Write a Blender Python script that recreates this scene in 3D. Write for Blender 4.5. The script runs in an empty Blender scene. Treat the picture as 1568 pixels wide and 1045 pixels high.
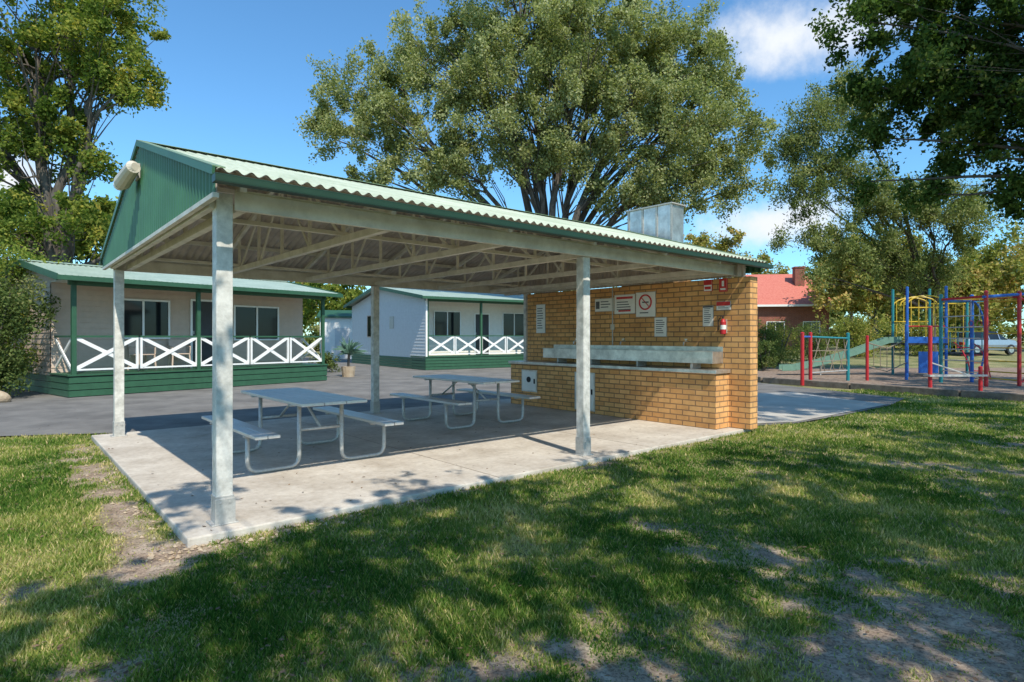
import bpy, math, random
import numpy as np
from mathutils import Vector, Matrix
R=np.random.RandomState(7); random.seed(7)
scene=bpy.context.scene
scene.view_settings.view_transform='Standard'; scene.view_settings.look='None'; scene.view_settings.exposure=0
COL=scene.collection
# ---------------------------------------------------------------- materials
def newmat(name):
    m=bpy.data.materials.new(name); m.use_nodes=True
    nt=m.node_tree; b=nt.nodes['Principled BSDF']; return m,nt,b
def N(nt,t,**k):
    n=nt.nodes.new(t)
    for a,v in k.items(): setattr(n,a,v)
    return n
def mat(name,c,rough=.6,metal=0,var=.15,scale=6,bump=0,bscale=40,c2=None,spec=.5,stretch=None):
    m,nt,b=newmat(name); L=nt.links
    tc=N(nt,'ShaderNodeTexCoord'); src=tc.outputs['Object']
    if stretch:
        mp=N(nt,'ShaderNodeMapping'); mp.inputs['Scale'].default_value=stretch; L.new(src,mp.inputs[0]); src=mp.outputs[0]
    no=N(nt,'ShaderNodeTexNoise'); no.inputs['Scale'].default_value=scale; no.inputs['Detail'].default_value=5; no.inputs['Roughness'].default_value=.65
    L.new(src,no.inputs['Vector'])
    r=N(nt,'ShaderNodeValToRGB'); L.new(no.outputs[0],r.inputs[0])
    if c2 is None: a=[x*(1-var) for x in c]; z=[min(1,x*(1+var)) for x in c]
    else: a=c; z=c2
    r.color_ramp.elements[0].position=.35; r.color_ramp.elements[1].position=.65
    r.color_ramp.elements[0].color=(*a,1); r.color_ramp.elements[1].color=(*z,1)
    L.new(r.outputs[0],b.inputs['Base Color'])
    b.inputs['Roughness'].default_value=rough; b.inputs['Metallic'].default_value=metal
    b.inputs['Specular IOR Level'].default_value=spec
    if bump:
        n2=N(nt,'ShaderNodeTexNoise'); n2.inputs['Scale'].default_value=bscale; n2.inputs['Detail'].default_value=4
        L.new(src,n2.inputs['Vector'])
        bp=N(nt,'ShaderNodeBump'); bp.inputs['Strength'].default_value=bump; bp.inputs['Distance'].default_value=.02
        L.new(n2.outputs[0],bp.inputs['Height']); L.new(bp.outputs[0],b.inputs['Normal'])
    return m
M={}
M['post']=mat('post_paint',(.46,.44,.39),.5,0,c2=(.76,.73,.66),scale=9,bump=.1)
M['beam']=mat('beam_paint',(.60,.56,.47),.6,0,c2=(.78,.74,.64),scale=5)
M['under']=mat('galv_underside',(.44,.37,.31),.5,0,c2=(.60,.52,.45),scale=3)
M['rooftop']=mat('roof_green',(.42,.48,.33),.5,0,c2=(.62,.66,.50),scale=1.3)
M['gable']=mat('gable_green',(.05,.15,.075),.45,0,var=.12,scale=2)
M['dkgreen']=mat('dark_green',(.014,.045,.022),.4,0,var=.1)
M['cabgreen']=mat('cabin_green',(.03,.10,.05),.5,0,var=.12)
M['ltgreen']=mat('light_green',(.22,.31,.18),.45,0,var=.1)
M['cabroof']=mat('cabin_roof',(.30,.38,.30),.4,0,c2=(.40,.48,.39),scale=2)
M['white']=mat('white_paint',(.85,.83,.78),.5,0,var=.03)
M['cream']=mat('cream_board',(.56,.43,.33),.6,0,var=.05)
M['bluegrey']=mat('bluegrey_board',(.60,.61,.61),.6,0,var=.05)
M['offwhite']=mat('white_board',(.78,.72,.63),.6,0,var=.04)  # wall boards in their own warm off-white
M['asph']=mat('asphalt',(.13,.122,.112),.9,0,c2=(.225,.21,.19),scale=1.1,bump=.6,bscale=90)
M['path']=mat('path_concrete',(.42,.38,.32),.85,0,c2=(.54,.50,.43),scale=1.5,bump=.3)
M['bark_ground']=mat('tanbark',(.13,.08,.055),.95,0,c2=(.38,.28,.20),scale=9,bump=.9,bscale=18)
M['alu']=mat('aluminium',(.64,.62,.59),.40,.5,var=.08,scale=20,stretch=(1,.1,1))
M['galv']=mat('galvanised',(.50,.48,.44),.5,.35,var=.15,scale=30)
M['steel']=mat('stainless',(.64,.62,.58),.32,.8,var=.25,scale=5)
M['glass']=mat('dark_glass',(.012,.015,.018),.06,0,var=.2,scale=2,spec=.3)
M['screen']=mat('fly_screen',(.05,.05,.05),.6,0,var=.2,scale=2)
M['bark']=mat('tree_bark',(.06,.05,.04),.9,0,c2=(.16,.135,.11),scale=5,bump=.8,bscale=12,stretch=(1,1,.25))
M['timber']=mat('sleeper_timber',(.16,.12,.09),.9,0,c2=(.28,.22,.17),scale=6,bump=.5)
M['red']=mat('red_paint',(.50,.02,.025),.35,0,var=.1)
M['blue']=mat('blue_paint',(.02,.12,.45),.35,0,var=.1)
M['teal']=mat('teal_paint',(.02,.22,.24),.35,0,var=.1)
M['yellow']=mat('yellow_paint',(.65,.42,.03),.35,0,var=.1)
M['slide']=mat('slide_plastic',(.16,.28,.20),.4,0,var=.1)
M['slidein']=mat('slide_bed',(.45,.38,.27),.35,0,var=.1)
M['rope']=mat('rope',(.25,.2,.14),.9)
M['black']=mat('black_rubber',(.02,.02,.02),.7)
M['carpaint']=mat('car_paint',(.30,.36,.42),.25,.4,var=.05)
M['hub']=mat('hub_metal',(.5,.5,.5),.3,.8)
M['redroof']=mat('terracotta_roof',(.50,.13,.09),.8,0,c2=(.60,.20,.14),scale=8)
M['signred']=mat('sign_red',(.60,.03,.03),.4,0,var=.05)
M['signtext']=mat('sign_text',(.10,.10,.11),.5)
M['lampbody']=mat('lamp_housing',(.62,.56,.45),.4,0,var=.1)
M['stone']=mat('sandstone',(.38,.27,.17),.9,0,c2=(.5,.4,.28),scale=5,bump=.8,bscale=10)
def concmat():
    m,nt,b=newmat('concrete'); L=nt.links; tc=N(nt,'ShaderNodeTexCoord')
    def nz(s,d=6,r=.65):
        n=N(nt,'ShaderNodeTexNoise'); n.inputs['Scale'].default_value=s; n.inputs['Detail'].default_value=d; n.inputs['Roughness'].default_value=r; L.new(tc.outputs['Object'],n.inputs['Vector']); return n
    def rp(src,els):
        r=N(nt,'ShaderNodeValToRGB'); L.new(src,r.inputs[0]); E=r.color_ramp.elements
        while len(E)<len(els): E.new(.5)
        for i,(p,c) in enumerate(els): E[i].position=p; E[i].color=(*c,1)
        return r
    a=rp(nz(1.4).outputs[0],[(.3,(.42,.36,.29)),(.5,(.57,.51,.43)),(.7,(.70,.64,.55))])
    c=rp(nz(14,8,.75).outputs[0],[(.25,(.46,.43,.39)),(.42,(.88,.86,.84)),(.6,(1,1,1)),(.75,(1.1,1.1,1.1))])
    mu=N(nt,'ShaderNodeMix',data_type='RGBA',blend_type='MULTIPLY'); mu.inputs[0].default_value=1; L.new(a.outputs[0],mu.inputs[6]); L.new(c.outputs[0],mu.inputs[7]); L.new(mu.outputs[2],b.inputs['Base Color'])
    b.inputs['Roughness'].default_value=.88
    bp=N(nt,'ShaderNodeBump'); bp.inputs['Strength'].default_value=.3; bp.inputs['Distance'].default_value=.01; L.new(nz(70,4).outputs[0],bp.inputs['Height']); L.new(bp.outputs[0],b.inputs['Normal'])
    return m
M['conc']=concmat()
def brickmat(name,c1,c2,mort,w=.24,h=.086,ms=.009):
    m,nt,b=newmat(name); L=nt.links
    tc=N(nt,'ShaderNodeTexCoord'); sp=N(nt,'ShaderNodeSeparateXYZ'); L.new(tc.outputs['Object'],sp.inputs[0])
    ad=N(nt,'ShaderNodeMath',operation='ADD'); L.new(sp.outputs[0],ad.inputs[0]); L.new(sp.outputs[1],ad.inputs[1])
    cb=N(nt,'ShaderNodeCombineXYZ'); L.new(ad.outputs[0],cb.inputs[0]); L.new(sp.outputs[2],cb.inputs[1])
    br=N(nt,'ShaderNodeTexBrick'); L.new(cb.outputs[0],br.inputs['Vector'])
    br.inputs['Scale'].default_value=1; br.inputs['Brick Width'].default_value=w; br.inputs['Row Height'].default_value=h
    br.inputs['Mortar Size'].default_value=ms; br.inputs['Mortar Smooth'].default_value=.2; br.inputs['Bias'].default_value=0
    br.inputs['Color1'].default_value=(*c1,1); br.inputs['Color2'].default_value=(*c2,1); br.inputs['Mortar'].default_value=(*mort,1)
    no=N(nt,'ShaderNodeTexNoise'); no.inputs['Scale'].default_value=3; no.inputs['Detail'].default_value=8; no.inputs['Roughness'].default_value=.7
    L.new(tc.outputs['Object'],no.inputs['Vector'])
    r=N(nt,'ShaderNodeMapRange'); r.inputs[1].default_value=.3; r.inputs[2].default_value=.7; r.inputs[3].default_value=.75; r.inputs[4].default_value=1.15
    L.new(no.outputs[0],r.inputs[0])
    mx=N(nt,'ShaderNodeVectorMath',operation='SCALE'); L.new(br.outputs[0],mx.inputs[0]); L.new(r.outputs[0],mx.inputs['Scale'])
    L.new(mx.outputs[0],b.inputs['Base Color']); b.inputs['Roughness'].default_value=.8
    bp=N(nt,'ShaderNodeBump'); bp.invert=True; bp.inputs['Distance'].default_value=.012; bp.inputs['Strength'].default_value=1
    L.new(br.outputs['Fac'],bp.inputs['Height']); L.new(bp.outputs[0],b.inputs['Normal'])
    return m
M['brick']=brickmat('tan_brick',(.82,.45,.17),(.68,.33,.11),(.32,.18,.09))
M['redbrick']=brickmat('red_brick',(.33,.10,.06),(.28,.08,.05),(.3,.2,.15))
def leafmat(name,cols,trans=.35):
    m=bpy.data.materials.new(name); m.use_nodes=True; nt=m.node_tree; L=nt.links
    nt.nodes.remove(nt.nodes['Principled BSDF'])
    at=N(nt,'ShaderNodeAttribute'); at.attribute_name='rnd'
    r=N(nt,'ShaderNodeValToRGB'); L.new(at.outputs['Fac'],r.inputs[0])
    els=r.color_ramp.elements
    while len(els)<len(cols): els.new(.5)
    for i,c in enumerate(cols):
        els[i].position=i/(len(cols)-1); els[i].color=(*c,1)
    d=N(nt,'ShaderNodeBsdfDiffuse'); L.new(r.outputs[0],d.inputs[0])
    t=N(nt,'ShaderNodeBsdfTranslucent'); 
    g=N(nt,'ShaderNodeVectorMath',operation='MULTIPLY'); g.inputs[1].default_value=(1.3,1.45,.7); L.new(r.outputs[0],g.inputs[0]); L.new(g.outputs[0],t.inputs[0])
    mx=N(nt,'ShaderNodeMixShader'); mx.inputs[0].default_value=trans
    L.new(d.outputs[0],mx.inputs[1]); L.new(t.outputs[0],mx.inputs[2]); L.new(mx.outputs[0],nt.nodes['Material Output'].inputs[0])
    return m
M['lf_poplar']=leafmat('poplar_leaf',[(.12,.14,.045),(.25,.27,.10),(.38,.39,.18),(.55,.53,.31)],.35)
M['lf_left']=leafmat('elm_leaf',[(.06,.10,.02),(.14,.20,.04),(.28,.30,.065),(.50,.40,.08)],.4)
M['lf_dark']=leafmat('oak_leaf',[(.025,.05,.015),(.055,.10,.025),(.11,.17,.045),(.22,.22,.09)],.35)
M['lf_gum']=leafmat('gum_leaf',[(.09,.12,.04),(.18,.22,.07),(.28,.30,.11),(.40,.38,.18)],.3)
M['lf_bg']=leafmat('bg_leaf',[(.10,.14,.03),(.21,.23,.05),(.36,.33,.09),(.50,.34,.13)],.3)
M['lf_shrub']=leafmat('shrub_leaf',[(.04,.07,.02),(.10,.14,.04),(.17,.21,.07),(.28,.25,.10)],.3)
M['grassblade']=leafmat('grass_blade',[(.05,.12,.02),(.13,.22,.04),(.31,.34,.085),(.68,.55,.28)],.35)
# ---------------------------------------------------------------- mesh helpers
def empty(name,loc=(0,0,0),rz=0):
    if len(loc)<3: loc=(loc[0],loc[1],0)
    e=bpy.data.objects.new(name,None); e.location=loc; e.rotation_euler=(0,0,rz); COL.objects.link(e); return e
class MB:
    def __init__(s): s.v=[]; s.f=[]; s.m=[]; s.mats=[]
    def mi(s,m):
        m=M[m] if isinstance(m,str) else m
        if m not in s.mats: s.mats.append(m)
        return s.mats.index(m)
    def add(s,vs,fs,m):
        o=len(s.v); s.v+= [tuple(v) for v in vs]; i=s.mi(m)
        for f in fs: s.f.append(tuple(o+k for k in f)); s.m.append(i)
    def box(s,x0,x1,y0,y1,z0,z1,m):
        s.add([(x0,y0,z0),(x1,y0,z0),(x1,y1,z0),(x0,y1,z0),(x0,y0,z1),(x1,y0,z1),(x1,y1,z1),(x0,y1,z1)],
              [(0,3,2,1),(4,5,6,7),(0,1,5,4),(1,2,6,5),(2,3,7,6),(3,0,4,7)],m)
    def beam(s,p,q,w,h,m,up=(0,0,1)):
        p=Vector(p);q=Vector(q);d=(q-p).normalized();up=Vector(up)
        if abs(d.dot(up))>.98: up=Vector((1,0,0))
        a=d.cross(up).normalized();b=a.cross(d).normalized(); a*=w/2;b*=h/2
        s.add([p-a-b,p+a-b,p+a+b,p-a+b,q-a-b,q+a-b,q+a+b,q-a+b],[(0,3,2,1),(4,5,6,7),(0,1,5,4),(1,2,6,5),(2,3,7,6),(3,0,4,7)],m)
    def tube(s,pts,rad,m,n=8,cap=True):
        pts=[Vector(p) for p in pts]
        if not hasattr(rad,'__len__'): rad=[rad]*len(pts)
        o=len(s.v); i=s.mi(m); ref=None
        for k,p in enumerate(pts):
            t=(pts[min(k+1,len(pts)-1)]-pts[max(k-1,0)]).normalized()
            if ref is None: ref=Vector((0,0,1)) if abs(t.z)<.9 else Vector((1,0,0))
            a=(ref-t*ref.dot(t)).normalized(); b=t.cross(a); ref=a
            for j in range(n):
                an=2*math.pi*j/n; s.v.append(tuple(p+(a*math.cos(an)+b*math.sin(an))*rad[k]))
        for k in range(len(pts)-1):
            for j in range(n):
                s.f.append((o+k*n+j,o+k*n+(j+1)%n,o+(k+1)*n+(j+1)%n,o+(k+1)*n+j)); s.m.append(i)
        if cap:
            s.f.append(tuple(o+j for j in range(n))[::-1]); s.m.append(i)
            s.f.append(tuple(o+(len(pts)-1)*n+j for j in range(n))); s.m.append(i)
    def obj(s,name,parent=None,bevel=0,smooth=False):
        me=bpy.data.meshes.new(name); me.from_pydata(s.v,[],s.f)
        for m in s.mats: me.materials.append(m)
        me.polygons.foreach_set('material_index',s.m)
        if smooth: me.polygons.foreach_set('use_smooth',[True]*len(s.f))
        me.update(); o=bpy.data.objects.new(name,me); COL.objects.link(o)
        if parent: o.parent=parent
        if bevel:
            b=o.modifiers.new('bevel','BEVEL'); b.width=bevel; b.segments=2; b.limit_method='ANGLE'
        return o
def npmesh(name,verts,k,material,attr=None,parent=None,mi=None):
    n=len(verts)//k; me=bpy.data.meshes.new(name)
    me.vertices.add(n*k); me.vertices.foreach_set('co',np.ascontiguousarray(verts,dtype=np.float32).ravel())
    me.loops.add(n*k); me.loops.foreach_set('vertex_index',np.arange(n*k,dtype=np.int32))
    me.polygons.add(n); me.polygons.foreach_set('loop_start',np.arange(0,n*k,k,dtype=np.int32))
    me.update(calc_edges=True)
    if attr is not None:
        a=me.attributes.new('rnd','FLOAT','POINT'); a.data.foreach_set('value',np.repeat(attr,k).astype(np.float32))
    me.materials.append(material); o=bpy.data.objects.new(name,me); COL.objects.link(o)
    if parent: o.parent=parent
    return o
def unit(a): return a/np.linalg.norm(a,axis=1,keepdims=True)
def leafquads(c,size,asp,rs,droop=0):
    n=len(c); a=rs.normal(size=(n,3)); a[:,2]-=droop; a=unit(a)
    b=unit(np.cross(a,rs.normal(size=(n,3)))); L=(size*rs.uniform(.6,1.3,n))[:,None]
    v=np.empty((n,4,3)); v[:,0]=c-a*L/2; v[:,1]=c+b*L*asp/2; v[:,2]=c+a*L/2; v[:,3]=c-b*L*asp/2
    return v.reshape(-1,3)
def tree(name,base,fork,lobes,nclump,nleaf,size,asp,mat_,rc=.7,trunk=.4,seed=1,branchfrac=.35,shift=0,droop=0,bias=.45,parent=None,limbr=None,spread=1.0):
    """lobes: list (x,y,z,r[,zs])"""
    rs=np.random.RandomState(seed); e=empty(name) if parent is None else parent
    mb=MB(); base=Vector(base); fork=Vector(fork)
    n=6; pts=[base.lerp(fork,i/n)+Vector((rs.normal()*.06,rs.normal()*.06,0))*(i>0)*trunk*2 for i in range(n+1)]
    mb.tube([base-Vector((0,0,.2))]+pts,[trunk*1.5,trunk*1.3]+[trunk*(1-.3*i/n) for i in range(1,n+1)],'bark',10)
    vol=np.array([l[3]**2 for l in lobes]); vol=vol/vol.sum()
    C=[];
    for li,l in enumerate(lobes):
        zs=l[4] if len(l)>4 else .85
        lc=Vector(l[:3]); 
        ctrl=fork.lerp(lc,.45); ctrl.z=max(ctrl.z,fork.z+.72*(lc.z-fork.z)) ; ctrl+=Vector(rs.normal(size=3))*l[3]*.15
        limb=[]; K=9
        for i in range(K+1):
            t=i/K; p=fork*(1-t)**2+ctrl*2*t*(1-t)+lc*t*t
            limb.append(p+Vector(rs.normal(size=3))*.08*l[3]*.5*(0<i))
        r0=trunk*(.35+.3*l[3]/max(q[3] for q in lobes)) if limbr is None else limbr
        mb.tube(limb,[r0*(1-t/K)**.8+.03*trunk for t in range(K+1)],'bark',7)
        nc=max(3,int(nclump*vol[li]))
        d=unit(rs.normal(size=(nc,3))); rad=rs.uniform(0,1,nc)**bias
        cc=np.array(l[:3])+d*rad[:,None]*l[3]*np.array([1,1,zs]); C.append(cc)
        for q in cc[:int(nc*branchfrac)]:
            q=Vector(q); s_=limb[rs.randint(3,K)]
            mid=s_.lerp(q,.5)+Vector(rs.normal(size=3))*l[3]*.08; mid.z+=.1*(q-s_).length*(.5-droop*.1)
            mb.tube([s_,s_.lerp(mid,.5)+Vector(rs.normal(size=3))*.03,mid,mid.lerp(q,.6),q],[r0*.25,r0*.18,r0*.13,r0*.08,r0*.04],'bark',4,False)
    mb.obj('trunk_and_limbs',e,smooth=True)
    C=np.vstack(C); per=rs.dirichlet(np.ones(len(C))*2.5)*nleaf; per=per.astype(int)+1
    idx=np.repeat(np.arange(len(C)),per); nn=len(idx)
    crad=rc*rs.uniform(.55,1.4,len(C))
    ax=unit(rs.normal(size=(len(C),3))+np.array([0,0,.3-droop]))
    off=unit(rs.normal(size=(nn,3)))*(rs.uniform(0,1,nn)**.55)[:,None]*crad[idx][:,None]*.75*spread
    off+=ax[idx]*(rs.uniform(-1,1,nn)*crad[idx])[:,None]*.8*spread
    P=C[idx]+off
    cb=rs.normal(0,.13,len(C)); rnd=np.clip(.45+shift+cb[idx]+rs.normal(0,.17,nn),0,1)
    npmesh('leaves',leafquads(P,size,asp,rs,droop),4,M[mat_],rnd,e)
    return e
def vnoise(x,y,s,seed):
    g=np.random.RandomState(seed).rand(256,256); x=x*s+1000; y=y*s+1000
    xi=np.floor(x).astype(int); yi=np.floor(y).astype(int); fx=x-xi; fy=y-yi; fx=fx*fx*(3-2*fx); fy=fy*fy*(3-2*fy)
    a=g[xi%256,yi%256];b=g[(xi+1)%256,yi%256];c=g[xi%256,(yi+1)%256];d=g[(xi+1)%256,(yi+1)%256]
    return (a*(1-fx)+b*fx)*(1-fy)+(c*(1-fx)+d*fx)*fy
def fbm(x,y,s,seed): return sum(vnoise(x,y,s*2**i,seed+i)*.5**i for i in range(4))/1.875
def sstep(a,b,x): t=np.clip((x-a)/(b-a),0,1); return t*t*(3-2*t)
# ---------------------------------------------------------------- frames
P0=(-2.27,4.68); ANG=math.radians(40.6); cu,su=math.cos(ANG),math.sin(ANG)
def uv(x,y): dx=x-P0[0];dy=y-P0[1]; return dx*cu+dy*su, -dx*su+dy*cu
def w(u,v): return (P0[0]+u*cu-v*su, P0[1]+u*su+v*cu)
ROAD=[(-60,4.5),(-9,8.75),(-6.2,9.3),w(-.1,5.3),w(7.0,3.0),w(7.9,.1),(4.9,10.35),(6.3,11.4),(8.3,13.1),(9.6,14.6),(8.3,19.0),(7.0,24),(5.5,36),(-2,46),(-30,46),(-60,40)]
PLAY=[(12.6,12.9),(8.4,19.9),(8.0,27),(13,33),(30,33),(40,20),(26,12.6)]
def inpoly(x,y,poly):
    c=np.zeros(x.shape,bool); n=len(poly)
    for i in range(n):
        x1,y1=poly[i];x2,y2=poly[(i+1)%n]
        if y1==y2: continue
        k=((y1>y)!=(y2>y))&(x<(x2-x1)*(y-y1)/(y2-y1)+x1); c^=k
    return c
def gz(x,y): return -.06+.6*sstep(27,44,y)*sstep(5,14,x)+ .012*(vnoise(x,y,1.3,5)-.5)*2*(y<30)
def dirt(x,y):
    n=fbm(x,y,1.1,11); n2=fbm(x,y,4.5,31)
    m=np.zeros_like(x)
    def blob(cx,cy,rx,ry,a): return a*np.exp(-(((x-cx)/rx)**2+((y-cy)/ry)**2))
    for b in [(3.1,2.4,1.8,1.0,.75),(2.1,3.1,1.1,.6,.4),(1.9,4.1,1.1,.4,.4),(.7,2.8,1.1,.5,.45),(3.9,4.0,1.2,.8,.45),(5.6,6.8,2.0,.8,.6),(7.5,8.5,2.5,.7,.55),(4.2,5.2,.8,.4,.35),(-2.35,4.2,.45,.3,.7),(-2.2,2.5,.8,.3,.35),(-.7,2.6,.8,.3,.35),(-3.2,3.6,.9,.25,.3)]:
        m+=blob(*b)
    u,v=uv(x,y)
    m+=.95*np.exp(-((u+.52)/.26)**2)*(v>-.8)*(v<5.4)
    m+=.6*np.exp(-((v+.36)/.12)**2)*(u>-.4)*(u<7.5)
    return np.clip(sstep(.3,1.15,m*1.0+(n-.5)*1.25+(n2-.5)*1.5),0,1)
# ---------------------------------------------------------------- ground (one sheet)
def axis(lo,hi,st,far,g=1.25):
    a=list(np.arange(lo,hi,st)); s=st; x=hi
    while x<far: a.append(x); s=min(s*g,60); x+=s
    a.append(far); s=st; x=lo-st; b=[]
    while x>-far: b.append(x); s=min(s*g,60); x-=s
    b.append(-far); return np.array(b[::-1]+a)
gx=axis(-7,9,.07,900,1.12); gy=axis(1.2,9.5,.07,900,1.12)
XX,YY=np.meshgrid(gx,gy); ZZ=gz(XX,YY); V=np.stack([XX,YY,ZZ],-1).reshape(-1,3)
ny,nx=XX.shape; ii=(np.arange(ny-1)[:,None]*nx+np.arange(nx-1)[None,:]).ravel()
F=np.stack([ii,ii+1,ii+nx+1,ii+nx],1)
me=bpy.data.meshes.new('ground'); me.vertices.add(len(V)); me.vertices.foreach_set('co',V.astype(np.float32).ravel())
me.loops.add(F.size); me.loops.foreach_set('vertex_index',F.astype(np.int32).ravel()); me.polygons.add(len(F)); me.polygons.foreach_set('loop_start',np.arange(0,F.size,4,dtype=np.int32)); me.update(calc_edges=True)
a=me.attributes.new('dirt','FLOAT','POINT'); a.data.foreach_set('value',dirt(XX,YY).astype(np.float32).ravel())
m,nt,b=newmat('ground'); L=nt.links
at=N(nt,'ShaderNodeAttribute'); at.attribute_name='dirt'; tc=N(nt,'ShaderNodeTexCoord')
def noise(nt,src,sc,det=5,ro=.65):
    n=N(nt,'ShaderNodeTexNoise'); n.inputs['Scale'].default_value=sc; n.inputs['Detail'].default_value=det; n.inputs['Roughness'].default_value=ro; nt.links.new(src,n.inputs['Vector']); return n
def ramp(nt,src,els):
    r=N(nt,'ShaderNodeValToRGB'); nt.links.new(src,r.inputs[0]); E=r.color_ramp.elements
    while len(E)<len(els): E.new(.5)
    for i,(p,c) in enumerate(els): E[i].position=p; E[i].color=(*c,1)
    return r
n1=noise(nt,tc.outputs['Object'],.8); n2=noise(nt,tc.outputs['Object'],9); n3=noise(nt,tc.outputs['Object'],60,3)
gr=ramp(nt,n1.outputs[0],[(.35,(.12,.145,.04)),(.5,(.23,.22,.08)),(.66,(.40,.33,.16))])
dr=ramp(nt,n2.outputs[0],[(.3,(.22,.15,.10)),(.5,(.37,.27,.19)),(.7,(.50,.40,.30))])
fl=ramp(nt,n3.outputs[0],[(.0,(.3,.28,.25)),(.42,(.55,.55,.55)),(.5,(1,1,1)),(.62,(1,1,1)),(.7,(1.2,1.15,1.1))])
mx=N(nt,'ShaderNodeMix',data_type='RGBA'); L.new(at.outputs['Fac'],mx.inputs[0]); L.new(gr.outputs[0],mx.inputs[6]); L.new(dr.outputs[0],mx.inputs[7])
mu=N(nt,'ShaderNodeMix',data_type='RGBA',blend_type='MULTIPLY'); mu.inputs[0].default_value=1; L.new(mx.outputs[2],mu.inputs[6]); L.new(fl.outputs[0],mu.inputs[7])
L.new(mu.outputs[2],b.inputs['Base Color']); b.inputs['Roughness'].default_value=.95
bp=N(nt,'ShaderNodeBump'); bp.inputs['Strength'].default_value=.8; bp.inputs['Distance'].default_value=.03
L.new(n2.outputs[0],bp.inputs['Height']); L.new(bp.outputs[0],b.inputs['Normal'])
me.materials.append(m); COL.objects.link(bpy.data.objects.new('ground',me))
def flat(name,poly,z,matn):
    mb=MB(); mb.add([(x,y,z) for x,y in poly],[tuple(range(len(poly)))],matn); return mb.obj(name)
flat('asphalt_road',ROAD,-.038,'asph')
flat('playground_bark',PLAY,-.03,'bark_ground')
flat('concrete_path',[w(7.95,.3),(5.0,10.5),(6.3,11.55),(8.3,13.2),(7.6,16.2),(5.2,15.4),w(7.95,2.6)],-.03,'path')
# ---------------------------------------------------------------- grass
n=600000
d=np.exp(R.uniform(math.log(2.1),math.log(17),n)); x=R.uniform(-1.05,1.05,n)*d; y=d
u,v=uv(x,y); dm=dirt(x,y); tall=fbm(x,y,2.2,77)
edge=.06*(fbm(x,y,5,91)-.5)
keep=~((u>-.31+edge)&(u<7.85)&(v>-.245+edge)&(v<6))&~inpoly(x,y+.5*edge*4,ROAD)&~inpoly(x,y,PLAY)&(R.rand(n)>dm*.95)&(R.rand(n)<.35+1.1*tall)
x,y,dm,tall=x[keep],y[keep],dm[keep],tall[keep]; n=len(x); z=gz(x,y)
h=(.014+.028*tall)*R.uniform(.5,1.4,n)*(1+.03*y)*(1-.55*dm); wd=.0022*(1+y*.42)*R.uniform(.7,1.3,n)
an=R.uniform(0,2*math.pi,n); ln=R.uniform(0,2*math.pi,n); le=h*R.uniform(.2,1.1,n)
v4=np.empty((n,3,3)); bx,by=np.cos(an)*wd,np.sin(an)*wd
v4[:,0]=np.stack([x-bx,y-by,z-.004],1); v4[:,1]=np.stack([x+bx,y+by,z-.004],1); v4[:,2]=np.stack([x+np.cos(ln)*le,y+np.sin(ln)*le,z+h],1)
dry=fbm(x,y,.7,201); dry2=fbm(x,y,3.1,301)
rnd=np.clip(.40+1.3*(dry-.5)+.8*(dry2-.5)+R.normal(0,.15,n)+.3*dm+(R.rand(n)<.14)*.5,0,1)
npmesh('grass',v4.reshape(-1,3),3,M['grassblade'],rnd)
n=3600; d=np.exp(R.uniform(math.log(2.2),math.log(14),n)); x=R.uniform(-.95,1.0,n)*d
u,v=uv(x,d); onslab=(u>-.3)&(u<7.8)&(v>-.25)&(v<5.8); k=~onslab|(R.rand(n)<.3); x,d,onslab=x[k],d[k],onslab[k]
c=np.stack([x,d,np.where(onslab,.006,gz(x,d)+R.uniform(.005,.03,len(x)))],1); q=leafquads(c,.036,.6,R).reshape(-1,4,3); q[:,:,2]=c[:,None,2]+(q[:,:,2]-c[:,None,2])*.25
npmesh('fallen_leaves',q.reshape(-1,3),4,mat('dead_leaf',(.10,.055,.03),.8,0,c2=(.28,.18,.10),scale=3))
# loose stones and clods along the slab edge
mb=MB()
for i in range(420):
    if i<260:
        uu=random.uniform(-.4,6.8)**1.0; vv=-.25-abs(random.gauss(0,.05))-.01
        if i<110: uu=random.uniform(-.6,.8); vv=-.27-abs(random.gauss(0,.12))
    else: uu=-.32-abs(random.gauss(0,.2)); vv=random.uniform(-.5,5.3)
    X_,Y_=w(uu,vv); s_=random.uniform(.005,.02)*(1.3 if i<110 else 1); z_=float(gz(np.array([X_]),np.array([Y_]))[0])+s_*.3
    a_=random.uniform(0,6.28); vs=[]
    for (p_,q_,r_) in ((1,0,0),(0,1,0),(-1,0,0),(0,-1,0),(0,0,.7),(0,0,-.7)):
        k_=s_*random.uniform(.7,1.4); vs.append((X_+(p_*math.cos(a_)-q_*math.sin(a_))*k_,Y_+(p_*math.sin(a_)+q_*math.cos(a_))*k_,z_+r_*k_))
    mb.add(vs,[(0,1,4),(1,2,4),(2,3,4),(3,0,4),(1,0,5),(2,1,5),(3,2,5),(0,3,5)],'stone')
mb.obj('loose_stones')
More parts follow.
